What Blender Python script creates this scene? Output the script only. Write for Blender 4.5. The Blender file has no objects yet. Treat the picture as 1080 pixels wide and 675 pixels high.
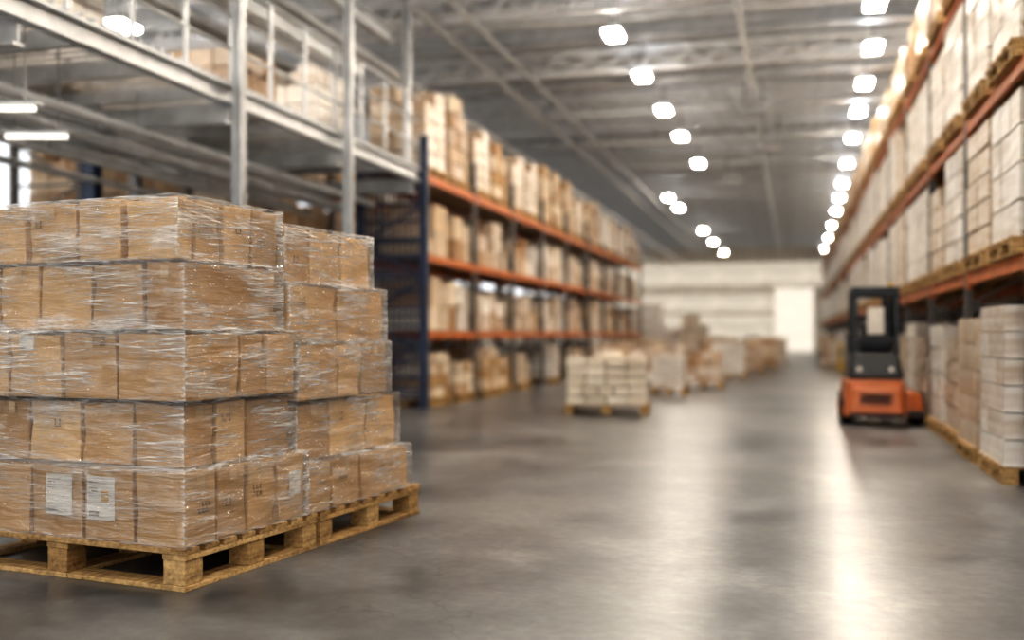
import bpy, bmesh, math, random
from mathutils import Vector, Matrix
random.seed(7)
COL = bpy.context.scene.collection
vs = bpy.context.scene.view_settings
vs.view_transform = 'Standard'
try: vs.look = 'High Contrast'
except Exception as ex: print('look', ex)
vs.exposure = 0.38

# ------------------------------------------------------------------ materials
def nmat(name):
    m = bpy.data.materials.new(name); m.use_nodes = True
    nt = m.node_tree; nt.nodes.clear()
    out = nt.nodes.new('ShaderNodeOutputMaterial')
    return m, nt, out
def N(nt, t, **kw):
    n = nt.nodes.new(t)
    for k, v in kw.items(): setattr(n, k, v)
    return n
def ramp(nt, fac, stops):
    r = nt.nodes.new('ShaderNodeValToRGB')
    while len(r.color_ramp.elements) < len(stops): r.color_ramp.elements.new(0.5)
    for e, (p, c) in zip(r.color_ramp.elements, stops):
        e.position = p; e.color = (c[0], c[1], c[2], 1) if len(c) == 3 else c
    nt.links.new(fac, r.inputs[0]); return r.outputs[0]
def coords(nt, scale=(1,1,1), rot=(0,0,0), kind='Object'):
    tc = N(nt, 'ShaderNodeTexCoord'); mp = N(nt, 'ShaderNodeMapping')
    nt.links.new(tc.outputs[kind], mp.inputs[0])
    mp.inputs['Scale'].default_value = scale; mp.inputs['Rotation'].default_value = rot
    return mp.outputs[0]
def noise(nt, vec, scale=5, detail=4, rough=0.55):
    n = N(nt, 'ShaderNodeTexNoise'); nt.links.new(vec, n.inputs['Vector'])
    n.inputs['Scale'].default_value = scale; n.inputs['Detail'].default_value = detail
    n.inputs['Roughness'].default_value = rough
    return n.outputs['Fac']
def mixc(nt, fac, a, b, mode='MIX'):
    m = N(nt, 'ShaderNodeMix', data_type='RGBA', blend_type=mode)
    for s, v in ((m.inputs[0], fac), (m.inputs[6], a), (m.inputs[7], b)):
        if hasattr(v, 'links'): nt.links.new(v, s)
        elif isinstance(v, (int, float)): s.default_value = v
        else: s.default_value = (v[0], v[1], v[2], 1)
    return m.outputs[2]
def math_n(nt, op, a, b=None, clamp=False):
    m = N(nt, 'ShaderNodeMath', operation=op); m.use_clamp = clamp
    for s, v in ((m.inputs[0], a), (m.inputs[1], b)):
        if v is None: continue
        if hasattr(v, 'links'): nt.links.new(v, s)
        else: s.default_value = v
    return m.outputs[0]
def ridge(nt, f, w):
    d = math_n(nt, 'ABSOLUTE', math_n(nt, 'SUBTRACT', f, 0.5))
    return math_n(nt, 'SUBTRACT', 1.0, math_n(nt, 'DIVIDE', d, w), True)
def principled(nt, out, col, rough=0.5, metal=0.0, bump=None, bstr=0.2, bdist=0.01, coat=0):
    p = N(nt, 'ShaderNodeBsdfPrincipled')
    for key, v in (('Base Color', col), ('Roughness', rough), ('Metallic', metal)):
        s = p.inputs[key]
        if hasattr(v, 'links'): nt.links.new(v, s)
        elif isinstance(v, (int, float)): s.default_value = v
        else: s.default_value = (v[0], v[1], v[2], 1)
    p.inputs['Coat Weight'].default_value = coat
    if bump is not None:
        b = N(nt, 'ShaderNodeBump'); b.inputs['Strength'].default_value = bstr
        b.inputs['Distance'].default_value = bdist
        nt.links.new(bump, b.inputs['Height']); nt.links.new(b.outputs[0], p.inputs['Normal'])
    nt.links.new(p.outputs[0], out.inputs[0]); return p

def simple(name, c, rough=0.5, metal=0.0, var=0.12, scale=4, coat=0):
    m, nt, out = nmat(name)
    v = coords(nt); n = noise(nt, v, scale, 5)
    d = tuple(x*(1-var*1.6) for x in c); l = tuple(min(1, x*(1+var)) for x in c)
    col = ramp(nt, n, [(0.3, d), (0.7, l)])
    principled(nt, out, col, rough, metal, bump=n, bstr=0.08, coat=coat); return m

def cardboard(name, tones, rough=0.7, island=True, coat=0.0, film=0.0):
    m, nt, out = nmat(name)
    oi = N(nt, 'ShaderNodeObjectInfo'); g = N(nt, 'ShaderNodeNewGeometry')
    r = oi.outputs['Random']
    if island:
        r = math_n(nt, 'ADD', math_n(nt, 'MULTIPLY', r, 0.62), math_n(nt, 'MULTIPLY', g.outputs['Random Per Island'], 0.38))
    k = len(tones)
    base = ramp(nt, r, [(i/(k-1), t) for i, t in enumerate(tones)])
    v = coords(nt); n = noise(nt, v, 3.0, 3)
    shade = ramp(nt, n, [(0.3, (0.86,0.84,0.82)), (0.7, (1.06,1.05,1.05))])
    col = mixc(nt, 1.0, base, shade, 'MULTIPLY')
    if film:
        f = noise(nt, coords(nt, (1.2,1.2,7)), 1.6, 3, 0.5)
        fm = ramp(nt, f, [(0.35,(0,0,0)),(0.70,(film,)*3)])
        col = mixc(nt, fm, col, (0.88,0.87,0.85))
        principled(nt, out, col, 0.30, 0, bump=f, bstr=0.5, bdist=0.03); return m
    principled(nt, out, col, rough, 0, coat=coat); return m

M = {}
M['carton'] = cardboard('cardboard_kraft', [(0.38,0.225,0.092),(0.60,0.39,0.180),(0.46,0.28,0.118),(0.68,0.46,0.228),(0.53,0.33,0.145),(0.40,0.235,0.096)], island=False)
M['carton_far'] = cardboard('cardboard_mixed', [(0.34,0.19,0.085),(0.52,0.34,0.17),(0.80,0.71,0.57),(0.40,0.24,0.12),(0.86,0.82,0.76),(0.48,0.30,0.15)])
M['load_pale'] = cardboard('wrapped_pale_cartons', [(0.58,0.50,0.42),(0.76,0.72,0.67),(0.52,0.43,0.34),(0.84,0.82,0.79)], film=0.75)
M['load_tan'] = cardboard('wrapped_tan_cartons', [(0.42,0.28,0.155),(0.62,0.49,0.34),(0.48,0.34,0.20),(0.74,0.65,0.54)], film=0.5)
M['cream'] = cardboard('cream_cartons', [(0.68,0.60,0.48),(0.82,0.76,0.65),(0.72,0.65,0.54)], rough=0.5)
M['tape'] = simple('tan_packing_tape', (0.54,0.365,0.18), 0.3, 0, 0.05)
M['paper'] = simple('label_paper', (0.70,0.66,0.60), 0.6, 0, 0.08)
M['ink'] = simple('black_print', (0.10,0.075,0.05), 0.6, 0, 0.1)
M['ochre'] = simple('ochre_print', (0.50,0.30,0.08), 0.6, 0, 0.1)
M['orange'] = simple('orange_beam_paint', (0.56,0.17,0.045), 0.45, 0, 0.15)
M['forkorange'] = simple('forklift_orange', (0.45,0.13,0.038), 0.4, 0, 0.08)
M['blue'] = simple('blue_upright_paint', (0.045,0.065,0.12), 0.45, 0, 0.25)
M['greypost'] = simple('grey_upright_paint', (0.14,0.13,0.125), 0.45, 0, 0.15)
M['darksteel'] = simple('dark_steel', (0.03,0.035,0.042), 0.4, 0.3, 0.2)
M['rubber'] = simple('black_rubber', (0.015,0.015,0.015), 0.8, 0, 0.2)
M['galv'] = simple('pale_steel_paint', (0.53,0.545,0.56), 0.32, 0.35, 0.12)
M['steel'] = simple('grey_steel', (0.34,0.34,0.35), 0.45, 0.3, 0.15)
M['roofsteel'] = simple('roof_steel', (0.77,0.79,0.81), 0.5, 0.0, 0.1)
M['yellow'] = simple('yellow_paint', (0.75,0.48,0.05), 0.4, 0, 0.1)
M['black'] = simple('black_plastic', (0.02,0.023,0.028), 0.4, 0, 0.2)
M['shelfdeck'] = simple('shelf_board', (0.30,0.22,0.15), 0.6, 0, 0.15)

def wood():
    m, nt, out = nmat('pine_wood')
    oi = N(nt, 'ShaderNodeObjectInfo'); g = N(nt, 'ShaderNodeNewGeometry')
    r = math_n(nt, 'FRACT', math_n(nt, 'ADD', oi.outputs['Random'], g.outputs['Random Per Island']))
    base = ramp(nt, r, [(0,(0.50,0.33,0.15)),(0.5,(0.64,0.45,0.23)),(1,(0.40,0.25,0.11))])
    v = coords(nt, (1.5,14,14)); n = noise(nt, v, 3, 6)
    v2 = coords(nt, (14,1.5,14)); n2 = noise(nt, v2, 3, 6)
    sh = ramp(nt, math_n(nt,'MULTIPLY', math_n(nt,'ADD', n, n2),0.5), [(0.38,(0.42,0.36,0.3)),(0.6,(1.1,1.08,1.0))])
    principled(nt, out, mixc(nt,1.0,base,sh,'MULTIPLY'), 0.7, 0, bump=n, bstr=0.25, bdist=0.004); return m
M['wood'] = wood()

def emis(name, c, s, var=0):
    m, nt, out = nmat(name); e = N(nt, 'ShaderNodeEmission')
    e.inputs[0].default_value = (*c, 1); e.inputs[1].default_value = s
    if var:
        n = noise(nt, coords(nt, (.4,1,2.2)), .6, 4)
        nt.links.new(ramp(nt, n, [(0.3,tuple(x*(1-var) for x in c)),(0.7,c)]), e.inputs[0])
    nt.links.new(e.outputs[0], out.inputs[0]); return m
M['lamp'] = emis('warm_lamp_diffuser', (1.0, 0.90, 0.77), 96)
M['roofglow'] = emis('added_upper_glow', (0.97, 0.98, 1.0), 10)  # extra glow added above the lamps to brighten the roof
M['tube'] = emis('tube_glow', (1.0, 0.93, 0.82), 1.2)
M['wallglow'] = emis('added_end_wall_glow', (1.0, 0.89, 0.74), 0.55, 0.45)  # emission added to make the end wall bright
M['sideday'] = emis('daylit_side_glass', (0.93, 0.96, 1.0), 0.9)
M['headlamp'] = emis('tail_lamp_glow', (1.0, 0.85, 0.7), 0.4)

def floor_mat():
    m, nt, out = nmat('polished_concrete')
    v = coords(nt); n1 = noise(nt, v, 0.5, 5, 0.6); n2 = noise(nt, v, 1.5, 8, 0.64); n3 = noise(nt, v, 14, 6, .65)
    c1 = ramp(nt, n1, [(0.3,(0.068,0.074,0.082)),(0.7,(0.185,0.186,0.188))])
    c2 = ramp(nt, n2, [(0.32,(0.42,0.42,0.43)),(0.68,(1.58,1.56,1.52))])
    col = mixc(nt, 1.0, c1, c2, 'MULTIPLY')
    c3 = ramp(nt, n3, [(0.25,(0.70,)*3),(0.75,(1.30,)*3)])
    col = mixc(nt, 1.0, col, c3, 'MULTIPLY')
    stain = ramp(nt, noise(nt, coords(nt, (1,.7,1), (0,0,.9)), 0.9, 8, .66), [(0.55,(0,0,0)),(0.72,(0.5,)*3)])
    col = mixc(nt, stain, col, (0.22,0.195,0.165))
    cr = ridge(nt, noise(nt, coords(nt, (1,1,1), (0,0,.5)), 0.20, 7, .55), 0.0012)
    col = mixc(nt, math_n(nt,'MULTIPLY',cr,0.7), col, (0.03,0.027,0.022))
    rr = ramp(nt, n2, [(0.3,(0.28,)*3),(0.7,(0.36,)*3)])
    p = principled(nt, out, col, rr, 0)
    p.inputs['IOR'].default_value = 1.68
    return m
M['floor'] = floor_mat()

def stripes(name, a, b, axis_scale, rough=0.6, dirn='X'):
    m, nt, out = nmat(name)
    v = coords(nt, axis_scale); w = N(nt,'ShaderNodeTexWave', wave_type='BANDS', bands_direction=dirn)
    nt.links.new(v, w.inputs[0]); w.inputs['Scale'].default_value = 1.0; w.inputs['Distortion'].default_value = 0
    n = noise(nt, coords(nt), 1.2, 3)
    c = ramp(nt, w.outputs['Fac'], [(0.2,a),(0.8,b)])
    c = mixc(nt, 1.0, c, ramp(nt, n, [(0.3,(0.85,)*3),(0.7,(1.1,)*3)]), 'MULTIPLY')
    principled(nt, out, c, rough, 0); return m
M['roof'] = stripes('corrugated_roof', (0.13,0.137,0.145), (0.30,0.31,0.32), (0,1.0,0), dirn='Y')  # flat sheet, light and shade of the ribs put into the colour as bands
M['wall'] = stripes('panel_wall', (0.46,0.45,0.44), (0.56,0.55,0.53), (0.9,0.9,0))
M['wallback'] = stripes('pale_panel_wall', (0.70,0.64,0.56), (0.80,0.74,0.66), (0.7,0,0))
M['rollerdoor'] = emis('glowing_roller_door', (1.0, 0.91, 0.78), 0.62, 0.15)  # door emits by itself, its daylit look put into the material

def wrap_mat():
    m, nt, out = nmat('clear_stretch_film')
    masks = []
    for ang, sx, sy, lo, hi in ((-0.06,1.1,70,0.505,0.70),(0.07,0.9,100,0.515,0.70),(0.14,1.5,60,0.55,0.72),(-0.13,1.4,75,0.55,0.72),(0.01,2.2,185,0.515,0.69)):
        v = coords(nt, (1,1,1), (0,0,ang), 'UV')
        mp = N(nt,'ShaderNodeMapping'); mp.inputs['Scale'].default_value = (sx, sy, 1); mp.inputs['Location'].default_value = (ang*9, ang*5, 0)
        nt.links.new(v, mp.inputs[0])
        n = noise(nt, mp.outputs[0], 1.0, 3, 0.6)
        masks.append(ramp(nt, n, [(lo,(0,0,0)),(hi,(1,1,1))]))
    s = masks[0]
    for k in masks[1:]: s = math_n(nt, 'ADD', s, k)
    patch = noise(nt, coords(nt, (1,1.5,1), (0,0,.15), kind='UV'), 2.6, 5, .6)
    pm = ramp(nt, patch, [(0.42,(0.05,)*3),(0.62,(1,)*3)])
    sx_ = N(nt,'ShaderNodeSeparateXYZ'); nt.links.new(coords(nt, kind='UV'), sx_.inputs[0])
    hgt = ramp(nt, math_n(nt,'DIVIDE', sx_.outputs[1], 2.0), [(0.1,(0.55,)*3),(0.8,(1,)*3)])  # film whiter towards the top, where its highlights are put into the colour
    s = math_n(nt, 'MULTIPLY', math_n(nt, 'MULTIPLY', s, hgt), pm, True)
    at = N(nt,'ShaderNodeAttribute'); at.attribute_name='edge'
    en = ramp(nt, noise(nt, coords(nt, (6,40,1), kind='UV'), 1.5, 4), [(0.4,(0.0,)*3),(0.6,(1,)*3)])
    edge = math_n(nt, 'MULTIPLY', math_n(nt, 'MULTIPLY', at.outputs['Fac'], en), 0.4)  # gathered film at corners and layer edges, their highlights painted in white
    milky_sheen = ramp(nt, noise(nt, coords(nt, (0.9,3.2,1), (0,0,.10), kind='UV'), 2.2, 5, .6), [(0.52,(0.0,)*3),(0.72,(0.50,)*3)])
    milky_sheen = math_n(nt, 'MULTIPLY', milky_sheen, hgt)
    fac = math_n(nt, 'ADD', math_n(nt, 'ADD', math_n(nt, 'MULTIPLY', s, 0.66), milky_sheen), edge, True)  # white streaks and milky film, with highlights put into the same colour
    bn = N(nt,'ShaderNodeBump'); bn.inputs['Strength'].default_value = 1.0; bn.inputs['Distance'].default_value = 0.09
    h = math_n(nt, 'ADD', noise(nt, coords(nt, (1.6,9,1), (0,0,0.12), 'UV'), 1.4, 4, .55), math_n(nt,'MULTIPLY', s, 0.06))
    nt.links.new(h, bn.inputs['Height'])
    tr = N(nt,'ShaderNodeBsdfTransparent'); gl = N(nt,'ShaderNodeBsdfGlossy')
    gl.inputs['Roughness'].default_value = 0.16; nt.links.new(bn.outputs[0], gl.inputs['Normal'])
    m1 = N(nt,'ShaderNodeMixShader'); m1.inputs[0].default_value = 0.18
    nt.links.new(tr.outputs[0], m1.inputs[1]); nt.links.new(gl.outputs[0], m1.inputs[2])
    p = N(nt,'ShaderNodeBsdfPrincipled'); p.inputs['Base Color'].default_value = (0.98,0.96,0.93,1)
    p.inputs['Roughness'].default_value = 0.2; nt.links.new(bn.outputs[0], p.inputs['Normal'])
    m2 = N(nt,'ShaderNodeMixShader'); nt.links.new(fac, m2.inputs[0])
    nt.links.new(m1.outputs[0], m2.inputs[1]); nt.links.new(p.outputs[0], m2.inputs[2])
    nt.links.new(m2.outputs[0], out.inputs[0]); return m
M['film'] = wrap_mat()

# ------------------------------------------------------------------ geometry helpers
class MB:
    def __init__(s): s.v=[]; s.f=[]; s.m=[]; s.mats=[]
    def mi(s, mat):
        if mat not in s.mats: s.mats.append(mat)
        return s.mats.index(mat)
    def hexa(s, pts, mat):
        b=len(s.v); s.v += [tuple(p) for p in pts]; k=s.mi(mat)
        for f in ((0,3,2,1),(4,5,6,7),(0,1,5,4),(1,2,6,5),(2,3,7,6),(3,0,4,7)):
            s.f.append(tuple(b+i for i in f)); s.m.append(k)
    def box(s, x0,x1,y0,y1,z0,z1, mat, taper=0):
        t=taper
        s.hexa([(x0,y0,z0),(x1,y0,z0),(x1,y1,z0),(x0,y1,z0),(x0+t,y0+t,z1),(x1-t,y0+t,z1),(x1-t,y1-t,z1),(x0+t,y1-t,z1)], mat)
    def beam(s, p, q, w, mat, h=None):
        p=Vector(p); q=Vector(q); d=(q-p).normalized(); h=h or w
        up=Vector((0,0,1)) if abs(d.z)<0.95 else Vector((0,1,0))
        a=d.cross(up).normalized()*w/2; b=a.cross(d).normalized()*h/2
        s.hexa([p-a-b,p+a-b,q+a-b,q-a-b,p-a+b,p+a+b,q+a+b,q-a+b], mat)
    def cyl(s, p, q, r, mat, n=12, r2=None):
        p=Vector(p); q=Vector(q); d=(q-p).normalized(); r2=r if r2 is None else r2
        up=Vector((0,0,1)) if abs(d.z)<0.95 else Vector((0,1,0))
        a=d.cross(up).normalized(); c=a.cross(d).normalized(); b=len(s.v); k=s.mi(mat)
        for i in range(n):
            t=2*math.pi*i/n; o=a*math.cos(t)+c*math.sin(t)
            s.v.append(tuple(p+o*r)); s.v.append(tuple(q+o*r2))
        for i in range(n):
            j=(i+1)%n; s.f.append((b+2*i,b+2*j,b+2*j+1,b+2*i+1)); s.m.append(k)
        s.f.append(tuple(b+2*i for i in range(n))[::-1]); s.m.append(k)
        s.f.append(tuple(b+2*i+1 for i in range(n))); s.m.append(k)
    def mesh(s, name):
        me=bpy.data.meshes.new(name); me.from_pydata(s.v,[],s.f)
        for m in s.mats: me.materials.append(M[m])
        for p,k in zip(me.polygons,s.m): p.material_index=k
        bm=bmesh.new(); bm.from_mesh(me); bmesh.ops.recalc_face_normals(bm,faces=bm.faces); bm.to_mesh(me); bm.free()
        return me
def obj(name, data=None, loc=(0,0,0), rz=0, parent=None, label=None, cat=None, group=None, kind=None, bevel=0):
    o=bpy.data.objects.new(name, data); o.location=loc; o.rotation_euler=(0,0,rz); COL.objects.link(o)
    if parent: o.parent=parent
    if label: o['label']=label
    if cat: o['category']=cat
    if group: o['group']=group
    if kind: o['kind']=kind
    if data is None: o.empty_display_size=0.2
    if bevel:
        b=o.modifiers.new('bevel','BEVEL'); b.width=bevel; b.segments=2; b.limit_method='ANGLE'
    return o
def box_obj(name, x0,x1,y0,y1,z0,z1, mat, bevel=0, **kw):
    cx,cy=(x0+x1)/2,(y0+y1)/2; mb=MB(); mb.box(x0-cx,x1-cx,y0-cy,y1-cy,0,z1-z0,mat)
    return obj(name, mb.mesh(name), (cx,cy,z0), bevel=bevel, **kw)

# ------------------------------------------------------------------ camera
A = math.atan(296/1080)
cam = bpy.data.cameras.new('camera'); co = bpy.data.objects.new('camera', cam); COL.objects.link(co)
co.location=(0,0,1.2); co.rotation_euler=(math.pi/2,0,A)
cam.sensor_width=36; cam.lens=36; cam.shift_y=15/1080
cam.dof.use_dof=True; cam.dof.focus_distance=5.1; cam.dof.aperture_fstop=0.64
bpy.context.scene.camera=co
def px(x, ybot):   # point on the floor
    d=1080*1.2/(ybot-352); r=(x-540)/1080*d
    return (-math.sin(A)*d+math.cos(A)*r, math.cos(A)*d+math.sin(A)*r)

# ------------------------------------------------------------------ room
XL,XR,Y0,Y1,ZC=-14.5,4.6,-5,74,7.7
box_obj('floor',XL-.3,XR+.3,Y0,Y1+.3,-0.2,0,'floor',kind='structure',label='polished grey concrete floor with cloudy mottling and stains',cat='floor')
box_obj('ceiling',XL,XR,Y0,Y1,ZC,ZC+.2,'roof',kind='structure',label='grey corrugated steel warehouse roof',cat='ceiling')
box_obj('wall_left',XL-.3,XL,Y0,Y1,0,ZC,'wall',kind='structure',label='grey ribbed panel wall',cat='wall')
box_obj('wall_right',XR,XR+.3,Y0,Y1,0,ZC,'wall',kind='structure',label='grey ribbed panel wall',cat='wall')
box_obj('wall_back',XL-.3,XR+.3,Y1,Y1+.3,0,ZC,'wallback',kind='structure',label='pale beige panel end wall',cat='wall')
box_obj('door_1',-1.2,1.4,Y1-.1,Y1,0,4.4,'rollerdoor',kind='structure',label='cream roller door in the end wall, its brightness put in as glow',cat='door')
k=1
for i in range(6):  # glowing panels added over the end wall to brighten the far end
    a=-14+i*3.05
    for (z0,z1) in ((.6,2.5),(2.75,4.1),(4.6,6.2)):
        b=a+3.0
        if z0<4.5 and b>-1.3: b=-1.3
        if b-a<.5: continue
        box_obj('window_%d'%k,a,b,Y1-.06,Y1,z0,z1,'wallglow',kind='structure',label='glowing panel added to brighten the end wall',cat='window'); k+=1
for i in range(11):
    y=9+i*5.3
    box_obj('window_%d'%k,XL,XL+.06,y,y+4.2,3.4,6.2,'sideday',kind='structure',label='daylit window band in the side wall',cat='window'); k+=1

# roof joists
mb=MB(); L0,L1=XL+.1,XR-.1
mb.box(L0,L1,-.12,.12,0,.03,'roofsteel'); mb.box(L0,L1,-.03,.03,.03,.33,'roofsteel'); mb.box(L0,L1,-.08,.08,.33,.36,'roofsteel')
jm=mb.mesh('roof_joist')
y=3.0
while y<73.5:
    obj('roof_joist',jm,(0,y,7.335),label='pale grey steel roof joist spanning the hall',cat='beam',group='roof joists'); y+=1.05
mb=MB()
mb.box(L0,L1,-.09,.09,0,.07,'roofsteel'); mb.box(L0,L1,-.09,.09,.42,.49,'roofsteel')
x=L0
while x<L1-.7: mb.beam((x,0,.05),(x+.35,0,.44),.05,'roofsteel'); mb.beam((x+.35,0,.44),(x+.7,0,.05),.05,'roofsteel'); x+=.7
tm=mb.mesh('roof_girder')
for i in range(15):
    obj('roof_girder',tm,(0,9.3+i*4.2,6.84),label='pale grey lattice girder spanning the hall',cat='beam',group='roof girders')
for (x,z,r) in ((-0.9,6.78,.05),(-9.2,6.2,.16),(-7.4,6.2,.09),(-6.2,6.74,.07),(-5.5,6.76,.05)):
    mb=MB(); mb.cyl((0,2,0),(0,73.5,0),r,'galv',16)
    obj('ceiling_pipe',mb.mesh('ceiling_pipe'),(x,0,z),label='pale steel service pipe under the roof',cat='pipe',group='ceiling pipes')
for (y,z,r) in ((11.1,7.2,.08),(14.5,7.2,.10),(20.6,7.2,.09),(24.2,7.2,.12),(31.3,7.2,.12)):
    mb=MB(); mb.cyl((L0-.1,0,0),(L1+.1,0,0),r,'galv',14)
    obj('cross_pipe',mb.mesh('cross_pipe'),(0,y,z),label='pale steel duct crossing the hall under the roof',cat='pipe',group='cross pipes')
for (x,y) in ((-.9,25),(-.6,30),(-2.0,36)):
    mb=MB(); mb.box(-.3,.3,-.25,.25,0,.35,'galv'); mb.box(-.26,.26,-.27,-.25,.05,.3,'steel')
    mb.cyl((-.2,0,.35),(-.2,0,1.3),.02,'steel'); mb.cyl((.2,0,.35),(.2,0,1.3),.02,'steel')
    obj('unit_heater',mb.mesh('unit_heater'),(x,y,6.4),label='pale box-shaped unit heater hung from the roof',cat='heater',group='unit heaters')

# lamps
mb=MB(); mb.box(-.16,.16,-.31,.31,.05,.11,'galv',taper=.02); lh=mb.mesh('housing')
mb=MB(); mb.box(-.135,.135,-.28,.28,0,.05,'lamp'); ld=mb.mesh('diffuser')
mb=MB(); mb.box(-.12,.12,-.26,.26,.11,.12,'roofglow'); lu=mb.mesh('upper_glow_plate')  # glowing plate added on the housing to lift the roof brightness
mb=MB(); mb.cyl((0,0,.12),(0,0,1.12),.012,'steel',8); lr=mb.mesh('suspension_rod')
def lamp(x,y,z=6.57):
    e=obj('ceiling_lamp',None,(x,y,z),label='glowing warm rectangular lamp hung under the roof',cat='lamp',group='ceiling lamps')
    obj('housing',lh,parent=e); obj('diffuser',ld,parent=e); obj('upper_glow_plate',lu,parent=e)
    obj('suspension_rod',lr,(0,-.25,0),parent=e); obj('suspension_rod',lr,(0,.25,0),parent=e)
for (x,y) in ((1.46,20.4),(1.5,23.3),(1.54,26.2),(1.6,29.7),(1.66,34.1),(1.72,38.6),(1.78,42.5),(1.84,47.1),(1.9,53.1),(1.95,59.9),(2.0,67.8)): lamp(x,y)
for y in (-1.9,.9,3.7,6.5,9.3,12.1,14.9,17.7): lamp(1.30,y)
for (x,y) in ((-3.12,18.3),(-3.04,21.4),(-3.0,24.8),(-2.95,28.2),(-2.87,32.8),(-4.74,40.7),(-4.7,44.1),(-4.5,54.2),(-4.5,61),(-4.4,69)): lamp(x,y)
for y in (-2,1.4,4.8,8.2,11.6,15.0): lamp(-3.1,y)
for y in (3,6,9,12.4): lamp(-8.9,y)  # lamps added out of view to light the mezzanine and side bay
for y in (5,8,12,15.5,19): lamp(-11.3,y)  # extra unseen row added to brighten the mezzanine underside
for i in range(9): lamp(-12.6,22+i*6)  # mostly hidden row added as fill light for the side bay

# ------------------------------------------------------------------ hero pallets and cartons
TH=math.radians(-7.7)
P0=Vector((-2.719,4.18,0))
def loc(t,s,z=0):
    v=Matrix.Rotation(TH,3,'Z')@Vector((-t,s,0)); return (P0.x+v.x,P0.y+v.y,z)
def hero_pallet(s0,length,lab):
    e=obj('pallet',None,loc(.8,s0+length/2),TH,label=lab,cat='pallet',group='wooden pallets under cartons')
    def part(name,x0,x1,y0,y1,z0,z1):
        cx,cy=(x0+x1)/2,(y0+y1)/2; m=MB(); m.box(x0-cx,x1-cx,y0-cy,y1-cy,0,z1-z0,'wood')
        o=obj(name,m.mesh(name),(cx,cy,z0),parent=e,bevel=.004); o.rotation_euler=(0,0,random.uniform(-.004,.004)); return o
    h=length/2; bw=.14
    xs=[-.8+bw/2,0,.8-bw/2]; ys=[-h+bw/2,0,h-bw/2]
    for x in xs: part('bottom_board',x-bw/2,x+bw/2,-h,h,0,.025)
    for x0,x1 in ((-.8+bw,-bw/2),(bw/2,.8-bw)):
        for yy in (-h,h-bw): part('bottom_board',x0+.003,x1-.003,yy,yy+bw,0,.025)
    for x in xs:
        for yv in ys: part('block',x-bw/2+.006,x+bw/2-.006,yv-bw/2+.006,yv+bw/2-.006,.025,.143)
    for x in xs: part('stringer_board',x-bw/2,x+bw/2,-h+.004,h-.004,.143,.170)
    n=8; w=.105; gap=(length-n*w)/(n-1)
    for i in range(n): part('deck_board',-.8,.8,-h+i*(w+gap),-h+i*(w+gap)+w,.170,.198)
    return e
hero_pallet(0,1.09,'pale pine pallet carrying the taller stack of wrapped cartons')
hero_pallet(1.115,1.185,'pale pine pallet behind, carrying the lower stack of wrapped cartons')

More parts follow.
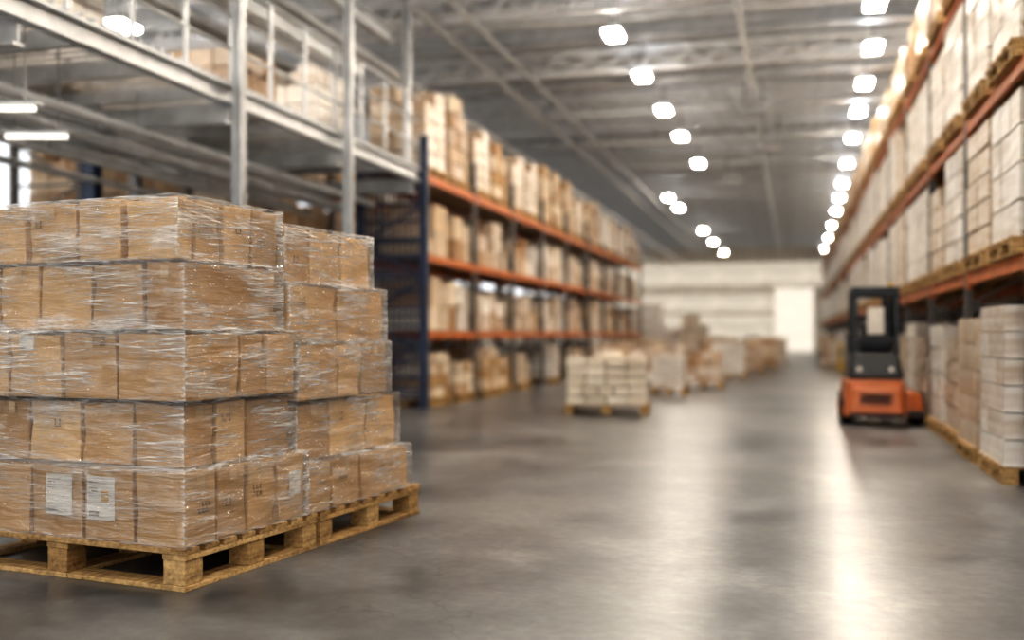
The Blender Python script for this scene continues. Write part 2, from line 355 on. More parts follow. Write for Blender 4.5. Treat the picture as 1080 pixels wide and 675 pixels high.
def carton(t0,t1,s0,s1,z0,z1,stack,extras=(),tape=True):
    g=.005+random.random()*.006
    w=t1-t0-2*g; d=s1-s0-2*g; h=z1-z0-.009
    bm=bmesh.new(); bmesh.ops.create_cube(bm,size=1)
    bmesh.ops.subdivide_edges(bm,edges=bm.edges[:],cuts=5,use_grid_fill=True)
    jit={}
    bul=random.uniform(-.004,.008)
    for v in bm.verts:
        key=(v.co.x>0,v.co.y>0,v.co.z>0)
        if key not in jit: jit[key]=(random.uniform(-.010,.002),random.uniform(-.010,.002),random.uniform(-.020,0))
    dent=[(Vector((random.choice((-1,1)),random.choice((-1,1)),random.uniform(-1,1))),random.uniform(.004,.012)) for q in range(3)]
    for v in bm.verts:
        x,y,z=v.co*2
        jx=jy=jz=0
        for kx in (0,1):
            for ky in (0,1):
                for kz in (0,1):
                    wt=((1+x)/2 if kx else (1-x)/2)*((1+y)/2 if ky else (1-y)/2)*((1+z)/2 if kz else (1-z)/2)
                    j=jit.get((bool(kx),bool(ky),bool(kz)),(0,0,0)); jx+=wt*j[0]; jy+=wt*j[1]; jz+=wt*j[2]
        b=bul
        for c,a in dent:
            fz=math.exp(-((Vector((x,y,z))-c).length/.35)**2); jx-=a*fz; jy-=a*fz
        X=x*(w/2+jx+b*(1-y*y)*(1-z*z)*(abs(x)>.99)); Y=y*(d/2+jy+b*(1-x*x)*(1-z*z)*(abs(y)>.99))
        sag=.006*(1-x*x)*(1-y*y) if z>.99 else 0
        Z=h*(z+1)/2+jz*(z+1)/2-sag
        v.co=Vector((X,Y,Z))
    bm.normal_update(); be=[e for e in bm.edges if len(e.link_faces)==2 and e.calc_face_angle(0)>.9]
    bmesh.ops.bevel(bm,geom=be,offset=.008,segments=2,affect='EDGES',profile=.6)
    me=bpy.data.meshes.new('carton'); bm.to_mesh(me); bm.free(); me.materials.append(M['carton'])
    o=obj('carton',me,loc((t0+t1)/2,(s0+s1)/2,z0),TH,label='brown cardboard carton inside the film-wrapped %s stack'%stack,cat='box',group='cartons on the wrapped pallets')
    def quad(mb,face,u0,u1,v0,v1,mat,off):
        off=off+max(bul,0)*.85
        if face=='F': y=-d/2-off; mb.box(u0,u1,y,y+.0012,v0,v1,mat)
        else: x=w/2+off; mb.box(x-.0012,x,u0,u1,v0,v1,mat)
    if tape and random.random()<.75:
        mb=MB(); tw=.024
        if w>d:
            mb.box(-w/2+.006,w/2-.006,-tw,tw,h-.006,h-.0008,'tape'); quad(mb,'R',-tw,tw,h-.08,h-.020,'tape',.0010)
        else:
            mb.box(-tw,tw,-d/2+.006,d/2-.006,h-.006,h-.0008,'tape'); quad(mb,'F',-tw,tw,h-.08,h-.020,'tape',.0010)
        obj('packing_tape',mb.mesh('packing_tape'),parent=o)
    for ex in extras:
        if ex[0]=='label':
            _,face,u,v,lw,lh_,style=ex; mb=MB()
            quad(mb,face,u-lw/2,u+lw/2,v,v+lh_,'paper',.003)
            if style>=1:
                for i in range(4): quad(mb,face,u-lw*.42,u-lw*.42+lw*random.uniform(.2,.5),v+lh_*(.86-.07*i),v+lh_*(.875-.07*i),'ink',.0038)
                xx=u-lw*.42
                while xx<u-lw*.05:
                    b=random.choice((.001,.002,.003)); quad(mb,face,xx,xx+b,v+lh_*.08,v+lh_*.2,'ink',.0038); xx+=b+random.choice((.002,.003))
            if style==2: quad(mb,face,u+lw*.02,u+lw*.30,v+lh_*.42,v+lh_*.68,'ochre',.0042)
            obj('shipping_label',mb.mesh('shipping_label'),parent=o,label='white printed shipping label stuck on the carton')
        elif ex[0]=='marks':
            _,face,u,v,sz,n=ex; mb=MB()
            for i in range(n):
                for r in range(2):
                    a=u+i*sz*1.1; b=v+r*sz*1.5
                    if random.random()<.85:
                        quad(mb,face,a,a+sz*.18,b,b+sz,'ink',.002)
                        if random.random()<.7: quad(mb,face,a,a+sz*.7,b+sz*.82,b+sz,'ink',.0022)
                        if random.random()<.6: quad(mb,face,a,a+sz*.7,b,b+sz*.18,'ink',.0022)
                        if random.random()<.6: quad(mb,face,a+sz*.52,a+sz*.7,b,b+sz,'ink',.0024)
            obj('printed_marking',mb.mesh('printed_marking'),parent=o)
        elif ex[0]=='arrow':
            _,face,u,v,sz=ex; mb=MB()
            for k2 in (0,1):
                a=u+k2*sz; quad(mb,face,a,a+sz*.16,v,v+sz,'ink',.002); quad(mb,face,a-sz*.16,a+sz*.32,v+sz*.72,v+sz*.86,'ink',.0022)
                quad(mb,face,a-sz*.05,a+sz*.21,v+sz*.86,v+sz*1.05,'ink',.0022)
            quad(mb,face,u-sz*.2,u+sz*1.4,v-sz*.2,v-sz*.1,'ink',.002)
            obj('printed_arrows',mb.mesh('printed_arrows'),parent=o)
    return o

TE=1.545
layers1=[
 (.199,.563,[.008,.313,.641,.985,1.27,TE],[.005,.25,.486,.74,.985]),
 (.563,.884,[.060,.371,.703,1.052,1.30,TE-.01],[.06,.30,.545,.93]),
 (.884,1.223,[.010,.4265,.784,1.144,TE-.02],[.010,.433,.65,.90]),
 (1.223,1.558,[.045,.295,.622,.967,1.25,TE-.01],[.045,.80]),
 (1.558,1.867,[.070,.412,.703,1.039,1.30,TE-.03],[.03,.17,.37,.60,.83]),
]
ext={(0,'f',1):[('label','F',-.045,.10,.175,.21,2)],(0,'f',2):[('label','F',.02,.11,.17,.20,1)],
     (0,'f',0):[('marks','R',-.02,.15,.022,4)],(0,'r',1):[('arrow','R',-.06,.16,.035)],(0,'r',2):[('marks','R',-.09,.17,.024,3)],(0,'r',3):[('label','R',.02,.13,.10,.13,1)],
     (1,'r',1):[('marks','R',-.08,.2,.016,4)],
     (2,'f',2):[('label','F',-.05,.235,.10,.075,1)],(2,'f',1):[('marks','F',.05,.26,.018,3)],(2,'r',1):[('arrow','R',-.05,.2,.03)],
     (3,'f',0):[('arrow','R',.30,.10,.03)],
     (4,'r',1):[('marks','R',-.08,.13,.020,5)],(4,'r',2):[('arrow','R',-.02,.16,.035)],(4,'r',3):[('marks','R',-.06,.1,.018,3)],
     (4,'f',2):[('arrow','F',-.1,.18,.03)],(1,'f',2):[('arrow','F',.0,.18,.03)]}
def fill(layers,stack,ext):
    for li,(z0,z1,ts,ss) in enumerate(layers):
        smax=ss[-1]
        mid=(ss[0]+smax)/2
        if len(ss)==2: carton(ts[0],ts[1],ss[0],smax,z0,z1,stack,ext.get((li,'f',0),()))
        else:
            carton(ts[0],ts[1],ss[0],ss[1],z0,z1,stack,ext.get((li,'f',0),()))
            for j in range(1,len(ss)-1): carton(ts[0],ts[1],ss[j],ss[j+1],z0,z1,stack,ext.get((li,'r',j),()))
        for i in range(1,len(ts)-1):
            carton(ts[i],ts[i+1],ss[0],mid,z0,z1,stack,ext.get((li,'f',i),())); carton(ts[i],ts[i+1],mid,smax,z0,z1,stack)
fill(layers1,'taller',ext)
layers2=[
 (.199,.49,[.010,.40,.80,1.18,TE],[1.0,1.27,1.58,2.17]),
 (.49,.83,[.05,.42,.80,1.2,TE],[.955,1.30,1.715,2.08]),
 (.83,1.16,[.015,.40,.8,1.18,TE],[.92,1.34,1.60,1.91]),
 (1.16,1.485,[.03,.36,.8,1.2,TE],[.86,1.35,1.88]),
 (1.485,1.81,[.07,.40,.8,1.2,TE-.03],[.87,1.12,1.45,1.78]),
]
ext2={(0,'r',1):[('marks','R',-.08,.15,.02,4)],(0,'r',2):[('arrow','R',-.06,.15,.03)],(1,'r',1):[('marks','R',-.1,.2,.02,3)],(4,'f',0):[('arrow','R',-.03,.12,.03)],(3,'f',0):[('marks','R',-.15,.2,.018,4)]}
fill(layers2,'lower',ext2)

def wrap(layers,lab):
    from mathutils import noise as mn
    rings=[]
    for (z0,z1,ts,ss) in layers:
        o=.008; r=(ts[0]-o,ts[-1]+o,ss[0]-o,ss[-1]+o); n=12
        for i in range(n+1):
            f=i/n; z=z0+.004+(z1-z0-.008)*f; rings.append((r,z,min(f,1-f)*(z1-z0)))
    verts=[];uv=[];ed=[]
    def ring_pts(r):
        t0,t1,s0,s1=r; pts=[]; per=0
        segs=[((t0,s0),(t0,s1),48),((t0,s1),(t1,s1),40),((t1,s1),(t1,s0),30),((t1,s0),(t0,s0),76)]
        for a,b,n in segs:
            L=math.hypot(b[0]-a[0],b[1]-a[1])
            for i in range(n): 
                f=i/n
                pts.append((a[0]+(b[0]-a[0])*f,a[1]+(b[1]-a[1])*f,per+L*f,min(f,1-f)*L))
            per+=L
        pts.append((t0,s0,per,0)); return pts
    for (r,z,ez) in rings:
        cx,cy=(r[0]+r[1])/2,(r[2]+r[3])/2
        for (t,s,p,ep) in ring_pts(r):
            nz=mn.noise(Vector((t*9,s*9,z*22)))*.5+.5
            d=.003+.006*nz
            tt=t+math.copysign(d if abs(t-r[0])<1e-6 or abs(t-r[1])<1e-6 else 0,t-cx); s2=s+math.copysign(d if abs(s-r[2])<1e-6 or abs(s-r[3])<1e-6 else 0,s-cy)
            v=Matrix.Rotation(TH,3,'Z')@Vector((-tt,s2,0)); verts.append((P0.x+v.x,P0.y+v.y,z)); uv.append((p,z))
            ed.append(max(math.exp(-ep/.012),.8*math.exp(-ez/.014)))
    C=len(ring_pts(rings[0][0])); F=[]
    for i in range(len(rings)-1):
        for j in range(C-1): F.append((i*C+j,i*C+j+1,(i+1)*C+j+1,(i+1)*C+j))
    me=bpy.data.meshes.new('stretch_wrap'); me.from_pydata(verts,[],F); ul=me.uv_layers.new(name='UVMap')
    for lp in me.loops: ul.data[lp.index].uv=uv[lp.vertex_index]
    at=me.attributes.new('edge','FLOAT','POINT')
    for i,e in enumerate(ed): at.data[i].value=e
    for p in me.polygons: p.use_smooth=True
    me.materials.append(M['film'])
    obj('stretch_wrap',me,label=lab,cat='plastic film')
wrap(layers1,'clear wrinkled stretch film around the taller carton stack')
wrap(layers2,'clear wrinkled stretch film around the lower carton stack')

# ------------------------------------------------------------------ generic pallets & loads
mb=MB()
for y in (-.38,-.19,0,.19,.38): mb.box(-.55,.55,y-.06,y+.06,.12,.144,'wood')
for x in (-.48,0,.48):
    mb.box(x-.06,x+.06,-.45,.45,0,.02,'wood'); mb.box(x-.06,x+.06,-.45,.45,.1,.12,'wood')
    for y in (-.39,0,.39): mb.box(x-.06,x+.06,y-.06,y+.06,.02,.1,'wood')
PAL=mb.mesh('pallet')
def stack_mesh(w,d,h,nx,ny,nz,mat,seed,lean=.006,flat=False,gap=.010,miss=.18):
    R=random.Random(seed); mb=MB(); hz=h/nz
    for k in range(nz):
        n1,n2=(nx,ny) if k%2==0 else (max(1,nx+R.choice((0,0,1))),ny)
        for i in range(n1):
            for j in range(n2):
                if 0<i<n1-1 and 0<j<n2-1 and k<nz-1: continue
                if k==nz-1 and not flat and R.random()<miss: continue
                ox,oy=R.uniform(-lean,lean),R.uniform(-lean,lean)
                x0=-w/2+i*w/n1; y0=-d/2+j*d/n2
                mb.box(x0+gap+ox,x0+w/n1-gap+ox,y0+gap+oy,y0+d/n2-gap+oy,k*hz+.001,(k+1)*hz-.014-R.uniform(0,.01),mat)
    return mb.mesh('carton_load')
LV_p=[stack_mesh(1.0,1.05,1.15,2,3,4,'load_pale',1),stack_mesh(1.0,1.06,1.2,2,3,5,'load_pale',2,flat=True),stack_mesh(1.0,1.02,1.05,2,3,6,'load_pale',3,flat=True)]
LV_t=[stack_mesh(1.0,1.02,1.0,2,3,4,'load_tan',4),stack_mesh(1.0,1.05,1.18,2,2,5,'load_tan',5),stack_mesh(1.0,1.0,.85,2,3,3,'load_tan',6)]
LV_c=[stack_mesh(1.0,1.0,.85,3,3,4,'carton_far',7,gap=.012),stack_mesh(1.0,1.0,1.0,2,3,4,'carton_far',8,gap=.012),stack_mesh(1.0,1.02,.7,3,3,3,'carton_far',9,gap=.012,flat=True),stack_mesh(1.0,1.0,1.3,3,3,5,'carton_far',10,gap=.012,miss=.35),stack_mesh(1.0,1.0,1.1,3,3,4,'carton_far',12,gap=.012,miss=.4)]
LV_cr=[stack_mesh(1.02,1.15,.72,4,4,5,'cream',11,flat=True,gap=.010,lean=.008)]
def load(x,y,z,me,lab,grp,rz=0,sc=(1,1,1)):
    p=obj('pallet',PAL,(x,y,z),rz,label='pale wooden pallet under a carton load',cat='pallet',group=grp+' pallets'); p.scale=(sc[0],sc[1]*1.12,1)
    o=obj('carton_load',me,(x,y,z+.145),rz,label=lab,cat='boxes',group=grp); o.scale=sc; return o

# ------------------------------------------------------------------ racks
def rack(xf,xb,y0,bay,n,levels,top,lab,beam_mat='orange',post='blue',deck=False,pw=.045,rest=None):
    e=obj('pallet_rack',None,((xf+xb)/2,y0,0),label=lab,cat='rack',group='pallet racks')
    hx=abs(xb-xf)/2
    def frame_meshes(post,pw):
        mb=MB(); mb.box(-pw,pw,-.05,.05,0,top,post); mb.box(-.08,.08,-.08,.08,0,.012,post); pm=mb.mesh('post')
        mb=MB(); z=.3; f=1
        while z<top-.7:
            mb.beam((-hx*f,0,z),(hx*f,0,z+.6),.035,post); mb.beam((-hx,0,z),(hx,0,z),.035,post); f=-f; z+=.6
        return pm,mb.mesh('bracing')
    pm,br=frame_meshes(post,pw)
    pm2,br2=frame_meshes(rest,.035) if rest else (pm,br)
    mb=MB(); mb.box(-.025,.025,.05,bay-.05,-.12,0,beam_mat); mb.box(-.032,.032,.05,.09,-.17,.02,beam_mat); mb.box(-.032,.032,bay-.09,bay-.05,-.17,.02,beam_mat); bmh=mb.mesh('beam')
    mb=MB(); mb.box(-hx+.03,hx-.03,.06,bay-.06,0,.018,'shelfdeck'); dm=mb.mesh('shelf_deck')
    for i in range(n+1):
        fr=obj('upright_frame',None,(0,i*bay,0),parent=e)
        a,b=(pm,br) if i==0 else (pm2,br2)
        obj('post',a,(-hx,0,0),parent=fr); obj('post',a,(hx,0,0),parent=fr); obj('bracing',b,(0,0,0),parent=fr)
    for i in range(n):
        for z in levels:
            obj('beam',bmh,(-hx,i*bay,z),parent=e); obj('beam',bmh,(hx,i*bay,z),parent=e)
            if deck: obj('shelf_deck',dm,(0,i*bay,z),parent=e)
    return e
RL=[1.83,3.39,4.9]
for (ys,n) in ((5.70,5),(20.35,5),(35.0,5),(49.65,5)):
    rack(1.76,2.84,ys,2.9,n,RL,5.6,'tall orange pallet rack beside the forklift',post='greypost',pw=.035)
    for i in range(n):
        for j in range(2):
            yc=ys+i*2.9+.775+j*1.35
            for lv,z in enumerate([0]+RL):
                if lv==0 and yc<11.5: continue
                if lv==0: me=random.choice(LV_p+LV_t[:1]) 
                elif lv==3: me=random.choice([LV_t[0],LV_t[2],LV_c[0],LV_c[1]])
                else: me=random.choice(LV_p+LV_p+LV_t[:2])
                load(2.24,yc,z+.0005,me,'film-wrapped pale carton load on a rack pallet','wrapped loads in the tall rack',sc=(1.06,1.14,1.03 if lv<3 else .92))
def near_load(x,y,nx,ny,nz,w,d,h,lab,mat,gp):
    p=obj('pallet',PAL,(x,y,0),label='yellowish pine pallet at the foot of the rack',cat='pallet',group='pallets at the rack foot'); p.scale=(1,1.22,1)
    e=obj('wrapped_carton_load',None,(x,y,.145),label=lab,cat='boxes')
    mb=MB(); mb.box(-w/nx/2+.005,w/nx/2-.005,-d/ny/2+.005,d/ny/2-.005,0,h/nz-gp,mat); cm=mb.mesh('carton')
    for k in range(nz):
        for i in range(nx):
            for j in range(ny):
                obj('carton',cm,(-w/2+(i+.5)*w/nx+random.uniform(-.004,.004),-d/2+(j+.5)*d/ny+random.uniform(-.004,.004),k*h/nz),0,parent=e)
near_load(2.15,9.44,3,3,6,1.06,1.08,1.30,'tall film-wrapped stack of white cartons on a pallet','load_pale',.012)
near_load(2.15,10.82,2,3,5,1.04,1.0,1.22,'film-wrapped stack of greyish tan cartons on a pallet','load_tan',.012)

LL=[1.25,2.5,3.8]
for (ys,n) in ((15.6,5),(29.22,4)):
    rk=rack(-5.75,-6.85,ys,2.7,n,LL,4.4 if n==5 else 4.0,'orange and blue storage rack filled with mixed cartons',deck=True,pw=.06,rest='greypost',post='blue' if n==5 else 'greypost')
    if n==5:
        mb=MB(); 
        for i in range(11): mb.box(-.50+i*.1-.015,-.50+i*.1+.015,-.07,-.055,.1,3.9,'blue')
        for i in range(14): mb.box(-.55,.55,-.075,-.05,.2+i*.28,.24+i*.28,'blue')
        obj('end_guard_mesh',mb.mesh('end_guard_mesh'),parent=rk,label='blue steel guard mesh on the rack end')
    for i in range(n):
        b0=ys+i*2.7
        for lv,z in enumerate(LL[:2]):
            y=b0+.12
            while y<b0+2.7-.36:
                w=random.uniform(.32,.6); w=min(w,b0+2.6-y)
                mat=random.choice(('carton_far','carton_far','carton_far','load_tan','load_pale'))
                zz=z+.019
                if random.random()<.08: y+=w*.7; continue
                hh=random.uniform(.26,.46); dd=random.uniform(.7,.95); q=random.choice((1,2,2,3)); q=q if q*hh<1.08 else 2
                while q>0:
                    q-=1
                    mb=MB(); mb.box(-dd/2,dd/2,-w/2,w/2,0,hh,mat); mb.box(dd/2,dd/2+.002,-.025,.025,hh-.08,hh,'tape')
                    if random.random()<.35: mb.box(dd/2,dd/2+.002,w*.1,w*.35,hh*.3,hh*.6,'paper')
                    obj('carton',mb.mesh('carton'),(-5.86-dd/2+random.uniform(0,.04),y+w/2,zz),random.uniform(-.01,.01),label='cardboard carton on a rack shelf' if mat!='load_pale' else 'pale cardboard carton on a rack shelf',cat='box',group='cartons on the rack shelves'); zz+=hh+.002
                y+=w+random.uniform(.02,.10)
        for j in range(2):
            yc=b0+.72+j*1.26
            load(-6.3,yc,LL[2]+.019,random.choice([LV_c[4],LV_c[3],LV_p[0],LV_t[1],LV_p[2]]),'pale and brown carton load on the top rack shelf','loads on the top shelf',sc=(1,.97,random.uniform(.85,1.05) if b0>18 else 1.15))
            if i<2 or random.random()<.8: load(-6.15+random.uniform(-.1,.12),yc,0,random.choice(LV_c[:3]+LV_t[2:]+LV_p[2:]),'mixed carton load on a floor pallet under the rack','floor loads under the rack',sc=(1,.92,random.uniform(.7,.9)))
rack(-9.6,-10.7,12.2,2.7,7,[1.4,2.9,4.3],5.2,'orange and grey rack in the side bay',deck=False,post='greypost')
for i in range(7):
    for j in range(2):
        for z in (0,1.4,2.9,4.3):
            load(-10.15,12.2+i*2.7+.72+j*1.26,z,random.choice(LV_c[:3]+LV_t+LV_p[:1]),'carton load in the side bay rack','loads in the side bay rack')

# ------------------------------------------------------------------ mezzanine
mz=obj('mezzanine',None,(-5.75,0,0),label='grey steel mezzanine platform with columns and handrail',cat='platform')
def mpart(name,f,**kw):
    mb=MB(); f(mb); return obj(name,mb.mesh(name),parent=mz,**kw)
def edge(mb):
    mb.box(-.06,.06,1,15.3,3.62,3.64,'galv'); mb.box(-.03,-.01,1,15.3,3.64,3.8,'galv'); mb.box(-.06,.06,1,15.3,3.8,3.83,'galv')
mpart('edge_beam',edge)
def edge2(mb):
    mb.box(-3.14,-3.06,1,15.3,3.5,3.53,'galv'); mb.box(-3.11,-3.09,1,15.3,3.53,3.8,'galv'); mb.box(-3.14,-3.06,1,15.3,3.8,3.83,'galv')
mpart('edge_beam',edge2)
mpart('middle_beam',lambda mb: (mb.box(-1.56,-1.44,1,15.3,3.42,3.45,'galv'),mb.box(-1.51,-1.49,1,15.3,3.45,3.6,'galv')))
def grating(mb):
    y=1.0
    while y<15.2: mb.box(-3.2,.06,y,y+.03,3.845,3.87,'galv'); y+=.16
mpart('deck_grating',grating)
y=1.5
while y<15.2:
    mpart('joist',lambda mb: (mb.box(-3.05,-.05,y-.035,y+.035,3.68,3.70,'galv'),mb.box(-3.05,-.05,y-.012,y+.012,3.70,3.83,'galv'))); y+=1.0
for yc in (3.5,6.6,9.64,12.4,15.1):
    def colm(mb,x,z0):
        w=.055; mb.box(x-w,x-w+.015,yc-w,yc+w,z0,7.3,'galv'); mb.box(x+w-.015,x+w,yc-w,yc+w,z0,7.3,'galv'); mb.box(x-w,x+w,yc-.01,yc+.01,z0,7.3,'galv'); mb.box(x-.12,x+.12,yc-.12,yc+.12,z0,z0+.02,'galv')
    if yc>9: mpart('column',lambda mb: colm(mb,.125 if yc<15 else -.1,0 if yc<15 else 3.87))
    def cb(mb):
        mb.box(-3.17,-3.03,yc-.07,yc-.055,0,3.5,'steel'); mb.box(-3.17,-3.03,yc+.055,yc+.07,0,3.5,'steel'); mb.box(-3.11,-3.09,yc-.055,yc+.055,0,3.5,'steel')
    mpart('column',cb)
    mpart('cross_beam',lambda mb: (mb.box(-3.0,0,yc-.06,yc+.06,3.42,3.45,'galv'),mb.box(-3.0,0,yc-.01,yc+.01,3.45,3.65,'galv')))
y=1.2
while y<15.3:
    mpart('rail_post',lambda mb: mb.box(-.02,.02,y-.02,y+.02,3.87,4.95,'galv')); y+=.85
mpart('handrail',lambda mb: mb.cyl((0,1,4.95),(0,15.3,4.95),.03,'galv'))
mpart('mid_rail',lambda mb: mb.cyl((0,1,4.58),(0,15.3,4.58),.02,'galv'))
mpart('mid_rail',lambda mb: mb.cyl((0,1,4.23),(0,15.3,4.23),.02,'galv'))
mpart('back_handrail',lambda mb: (mb.cyl((-3.1,1,4.95),(-3.1,15.3,4.95),.028,'galv'),mb.cyl((-3.1,1,4.45),(-3.1,15.3,4.45),.022,'galv')))
for (x,z,w) in ((-6.1,5.75,.12),(-7.2,5.5,.12),(-8.0,6.3,.18),(-8.8,5.0,.16),(-6.6,5.25,.10),(-7.6,6.0,.1)):
    mb=MB(); mb.box(-w/2,w/2,2,15,0,.03,'galv'); mb.box(-.01,.01,2,15,.03,.2,'galv'); mb.box(-w/2,w/2,2,15,.2,.23,'galv')
    for yy in (4,8,12): mb.cyl((0,yy,.2),(0,yy,7.69-z),.02,'steel',8)
    obj('crane_rail',mb.mesh('crane_rail'),(x,0,z),label='grey steel girder above the mezzanine',cat='beam',group='upper girders')
for (x,r,z) in ((-6.4,.05,3.25),(-6.9,.08,3.2),(-7.8,.06,3.25),(-7.45,.03,3.1),(-8.3,.04,3.1)):
    mb=MB(); mb.cyl((0,2,0),(0,15,0),r,'galv',14)
    for yy in (3,6,9,12,14): mb.cyl((0,yy,0),(0,yy,3.66-z),.01,'steel',6)
    obj('service_pipe',mb.mesh('service_pipe'),(x,0,z),label='grey service pipe hung under the mezzanine deck',cat='pipe',group='mezzanine pipes')
for (x,y,r) in ((-6.1,6.80,-1.3),(-6.64,7.85,-1.3)):
    e=obj('tube_lamp',None,(x,y,3.0),r,label='white fluorescent tube lamp under the mezzanine',cat='lamp',group='tube lamps')
    mb=MB(); mb.box(-.07,.07,-.32,.32,.03,.05,'galv'); obj('housing',mb.mesh('housing'),parent=e)
    mb=MB(); mb.cyl((0,-.28,0),(0,.28,0),.025,'tube'); obj('tube',mb.mesh('tube'),parent=e)
    for yy in (-.2,.2):
        mb=MB(); mb.cyl((0,yy,.05),(0,yy,.83),.008,'steel',6); obj('suspension_rod',mb.mesh('suspension_rod'),parent=e)
for (x,y,me) in ((-7.2,14.2,LV_p[0]),(-8.1,12.4,LV_t[2]),(-8.1,9.6,LV_p[2]),(-7.9,7.4,LV_t[0]),(-7.0,11.6,LV_c[2])):
    load(x,y,3.871,me,'carton load standing on the mezzanine deck','loads on the mezzanine')
for i in range(6):
    mb=MB(); c='blue' if i==2 else 'galv'; mb.box(-.09,.09,-.09,-.07,0,7.3,c); mb.box(-.09,.09,.07,.09,0,7.3,c); mb.box(-.012,.012,-.07,.07,0,7.3,c)
    obj('steel_column',mb.mesh('steel_column'),(-9.25,7.6+i*2.2 if i<3 else 12+i*5,0),label='steel building column in the side bay' if c!='blue' else 'dark blue steel column in the side bay',cat='column',group='building columns')

# ------------------------------------------------------------------ floor goods in the aisle
placed=[]
def floor_load(xp,yb,me,lab,rz=0,sc=(1,1,1)):
    X,Y=px(xp,yb); Y+=.55; placed.append((X,Y)); load(X,Y,0,me,lab,'pallet loads standing on the aisle floor',rz,sc)
X,Y=px(634,437); placed.append((X,Y+.6))
load(X,Y+.6,0,LV_cr[0],'low neat stack of cream cartons on a wooden pallet','pallet loads standing on the aisle floor',.12,(1.18,1.0,1.0))
mb=MB(); mb.box(-.16,.16,-.12,.12,0,.10,'cream'); mb.box(-.1,-.02,-.1,.1,.10,.102,'paper')
obj('small_carton',mb.mesh('small_carton'),(X+.05,Y+.55,.853),.3,label='small loose carton lying on the cream carton stack',cat='box')
floor_load(672,409,LV_c[2],'low stack of tan cartons on a pallet',.0,(1.0,1,1.0))
floor_load(703,417,LV_p[2],'squat white film-wrapped load on a pallet',0,(.62,.7,.62))
floor_load(740,410,LV_c[0],'brown carton stack on a pallet',0,(.8,1,.8))
floor_load(700,399,LV_c[0],'brown carton stack on a pallet',0,(1,1,.9))
floor_load(645,398,LV_c[1],'brown carton stack on a pallet',0,(1,1,.85))
floor_load(767,400,LV_p[2],'pale wrapped carton stack on a pallet',0,(.85,1,.8))
floor_load(788,394,LV_c[0],'brown carton stack on a pallet',0,(.9,1,.9))
floor_load(803,389,LV_c[1],'brown carton stack on a pallet',0,(1,1,.9))
floor_load(817,385,LV_t[2],'tan carton stack on a pallet',0,(.9,1,1.1))
floor_load(874,388,LV_c[3],'dark brown carton stack near the rack end',0,(.5,.7,.8))
for X in (-7.2,-5.95,-4.7,-3.45,-2.2):
    Y=(32 if X>-5 else 42.5)+random.random()
    while Y<71:
        if random.random()<.55 and all(math.hypot(X-a,Y-b)>1.6 for a,b in placed):
            placed.append((X,Y)); load(X,Y,0,random.choice(LV_c[:3]+LV_t[2:]+LV_p[2:]),'mixed brown and white carton stack on a pallet','pallet loads standing on the aisle floor',0,(1,1,random.uniform(.8,1.1) if X>-5 else random.uniform(1.2,2.4)))
        Y+=1.8

# ------------------------------------------------------------------ forklift
fl=obj('forklift',None,(1.15,14.75,0),0,label='orange and black forklift with dark mast parked beside the rack',cat='forklift')
def fp(name,f,bevel=.02,parent=fl,**kw):
    mb=MB(); f(mb); return obj(name,mb.mesh(name),parent=parent,bevel=bevel,**kw)
def chassis(mb):
    mb.hexa([(-.50,-.62,.10),(.28,-.62,.10),(.28,.7,.10),(-.50,.7,.10),(-.47,-.54,.60),(.26,-.54,.60),(.26,.7,.60),(-.47,.7,.60)],'forkorange')
    mb.hexa([(.28,-.52,.10),(.52,-.46,.10),(.52,.7,.10),(.28,.7,.10),(.28,-.46,.46),(.49,-.40,.42),(.49,.7,.42),(.28,.7,.46)],'forkorange')
fp('chassis',chassis,.045)
fp('counterweight',lambda mb: mb.hexa([(-.46,-.74,.16),(.24,-.74,.16),(.24,-.6,.14),(-.46,-.6,.14),(-.40,-.66,.50),(.19,-.66,.50),(.19,-.56,.54),(-.40,-.56,.54)],'forkorange'),.04)
fp('bumper_strip',lambda mb: mb.box(-.45,.23,-.76,-.70,.12,.17,'black'),.01)
fp('side_step',lambda mb: mb.box(.30,.50,-.56,-.46,.12,.20,'black'),.01)
fp('cooling_grille',lambda mb: [mb.box(-.30,.09,-.72,-.66,.30+i*.035,.315+i*.035,'black') for i in range(4)],0)
def hood(mb):
    mb.hexa([(-.45,-.50,.60),(.27,-.50,.60),(.27,.35,.60),(-.45,.35,.60),(-.38,-.40,.96),(.20,-.40,.96),(.20,.35,.96),(-.38,.35,.96)],'black')
fp('engine_hood',hood,.05)
fp('tail_lamp',lambda mb: (mb.cyl((.10,-.52,.74),(.10,-.46,.74),.03,'headlamp'),),0)
fp('tail_lamp',lambda mb: (mb.cyl((-.30,-.52,.74),(-.30,-.46,.74),.03,'headlamp'),),0)
fp('seat',lambda mb: (mb.box(-.28,.12,-.18,.2,.96,1.03,'black'),mb.box(-.28,.12,-.26,-.18,.98,1.34,'black')),.03)
def guard(mb):
    for x in (-.36,.18):
        mb.beam((x,-.38,.92),(x,-.30,1.80),.065,'darksteel'); mb.beam((x,.50,.6),(x,.32,1.80),.065,'darksteel'); mb.beam((x,-.32,1.80),(x,.34,1.80),.05,'darksteel')
    mb.box(-.39,.21,-.36,-.29,1.70,1.83,'darksteel'); mb.box(-.39,.21,.29,.36,1.76,1.82,'darksteel')
    for i in range(5): x=-.28+i*.095; mb.box(x-.012,x+.012,-.3,.32,1.78,1.805,'darksteel')
    mb.box(-.36,.18,-.38,-.34,1.08,1.15,'darksteel')
fp('overhead_guard',guard,.008)
fp('rear_panel',lambda mb: mb.box(-.19,.02,-.345,-.33,1.20,1.56,'paper'),.01,label='pale translucent rear screen')
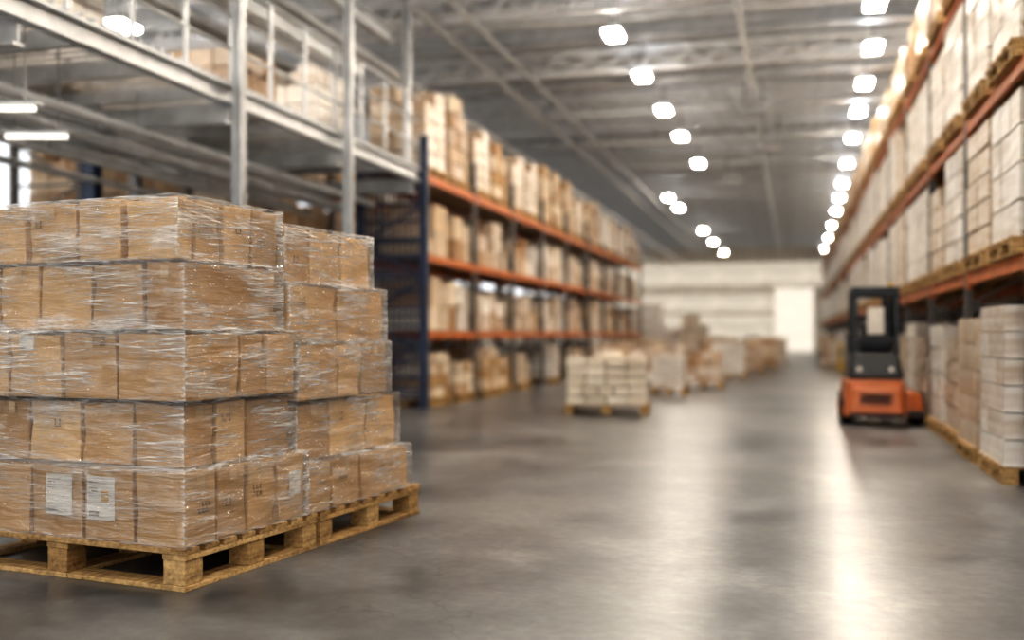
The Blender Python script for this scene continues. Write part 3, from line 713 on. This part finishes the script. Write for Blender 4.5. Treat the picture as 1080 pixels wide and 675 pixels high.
def mast(mb):
    for x in (-.30,.12):
        mb.box(x-.05,x+.05,.72,.82,.06,1.78,'darksteel'); mb.box(x-.03,x+.03,.80,.88,.06,1.72,'steel')
    for z in (.3,.9,1.4,1.72): mb.box(-.33,.15,.74,.8,z,z+.07,'darksteel')
    mb.cyl((-.09,.76,.1),(-.09,.76,1.5),.035,'steel')
fp('mast',mast,.006)
def carriage(mb):
    for z in (.2,.55): mb.box(-.42,.26,.88,.92,z,z+.1,'darksteel')
    for i in range(6): mb.box(-.4+i*.125,-.38+i*.125,.88,.9,.6,1.15,'darksteel')
    mb.box(-.42,.26,.88,.91,1.15,1.19,'darksteel')
fp('carriage',carriage,.005)
for x in (-.3,.14): fp('fork',lambda mb: (mb.box(x-.05,x+.05,.92,.96,.04,.6,'steel'),mb.box(x-.05,x+.05,.92,1.95,.04,.08,'steel')),.004)
for (x,y,r,w) in ((-.46,-.33,.17,.12),(.46,-.22,.15,.12),(-.46,.5,.2,.12),(.46,.5,.2,.12)):
    fp('wheel',lambda mb: (mb.cyl((x-w/2,y,r),(x+w/2,y,r),r,'rubber',24),mb.cyl((x-w/2-.012,y,r),(x+w/2+.012,y,r),r*.5,'forkorange',16)),.01)
def steer(mb):
    for i in range(20):
        a=2*math.pi*i/20; b=2*math.pi*(i+1)/20; c=Vector((-.09,.38,1.18))
        mb.cyl(c+Vector((math.cos(a)*.14,math.sin(a)*.12,math.sin(a)*.07)),c+Vector((math.cos(b)*.14,math.sin(b)*.12,math.sin(b)*.07)),.014,'black',8)
    mb.cyl((-.09,.38,1.18),(-.09,.5,.9),.02,'black',8)
fp('steering_wheel',steer,0)
fp('control_console',lambda mb: mb.box(-.38,.2,.42,.62,.6,1.08,'black'),.03)
fp('warning_beacon',lambda mb: mb.cyl((.13,0,1.825),(.13,0,1.9),.035,'yellow'),.005)

for (x,y) in ((1.5,20.2),(1.5,34.8),(1.5,49.6)):
    mb=MB(); mb.cyl((0,0,0),(0,0,.9),.06,'yellow',16); mb.cyl((0,0,.55),(0,0,.68),.062,'black',16); mb.cyl((0,0,0),(0,0,.015),.11,'yellow',16)
    obj('bollard',mb.mesh('bollard'),(x,y,0),label='yellow and black safety bollard at the rack end',cat='bollard',group='safety bollards')

w=bpy.data.worlds.new('world'); bpy.context.scene.world=w; w.use_nodes=True
bg=w.node_tree.nodes['Background']; bg.inputs[0].default_value=(0.97,0.98,1.0,1); bg.inputs[1].default_value=1.0
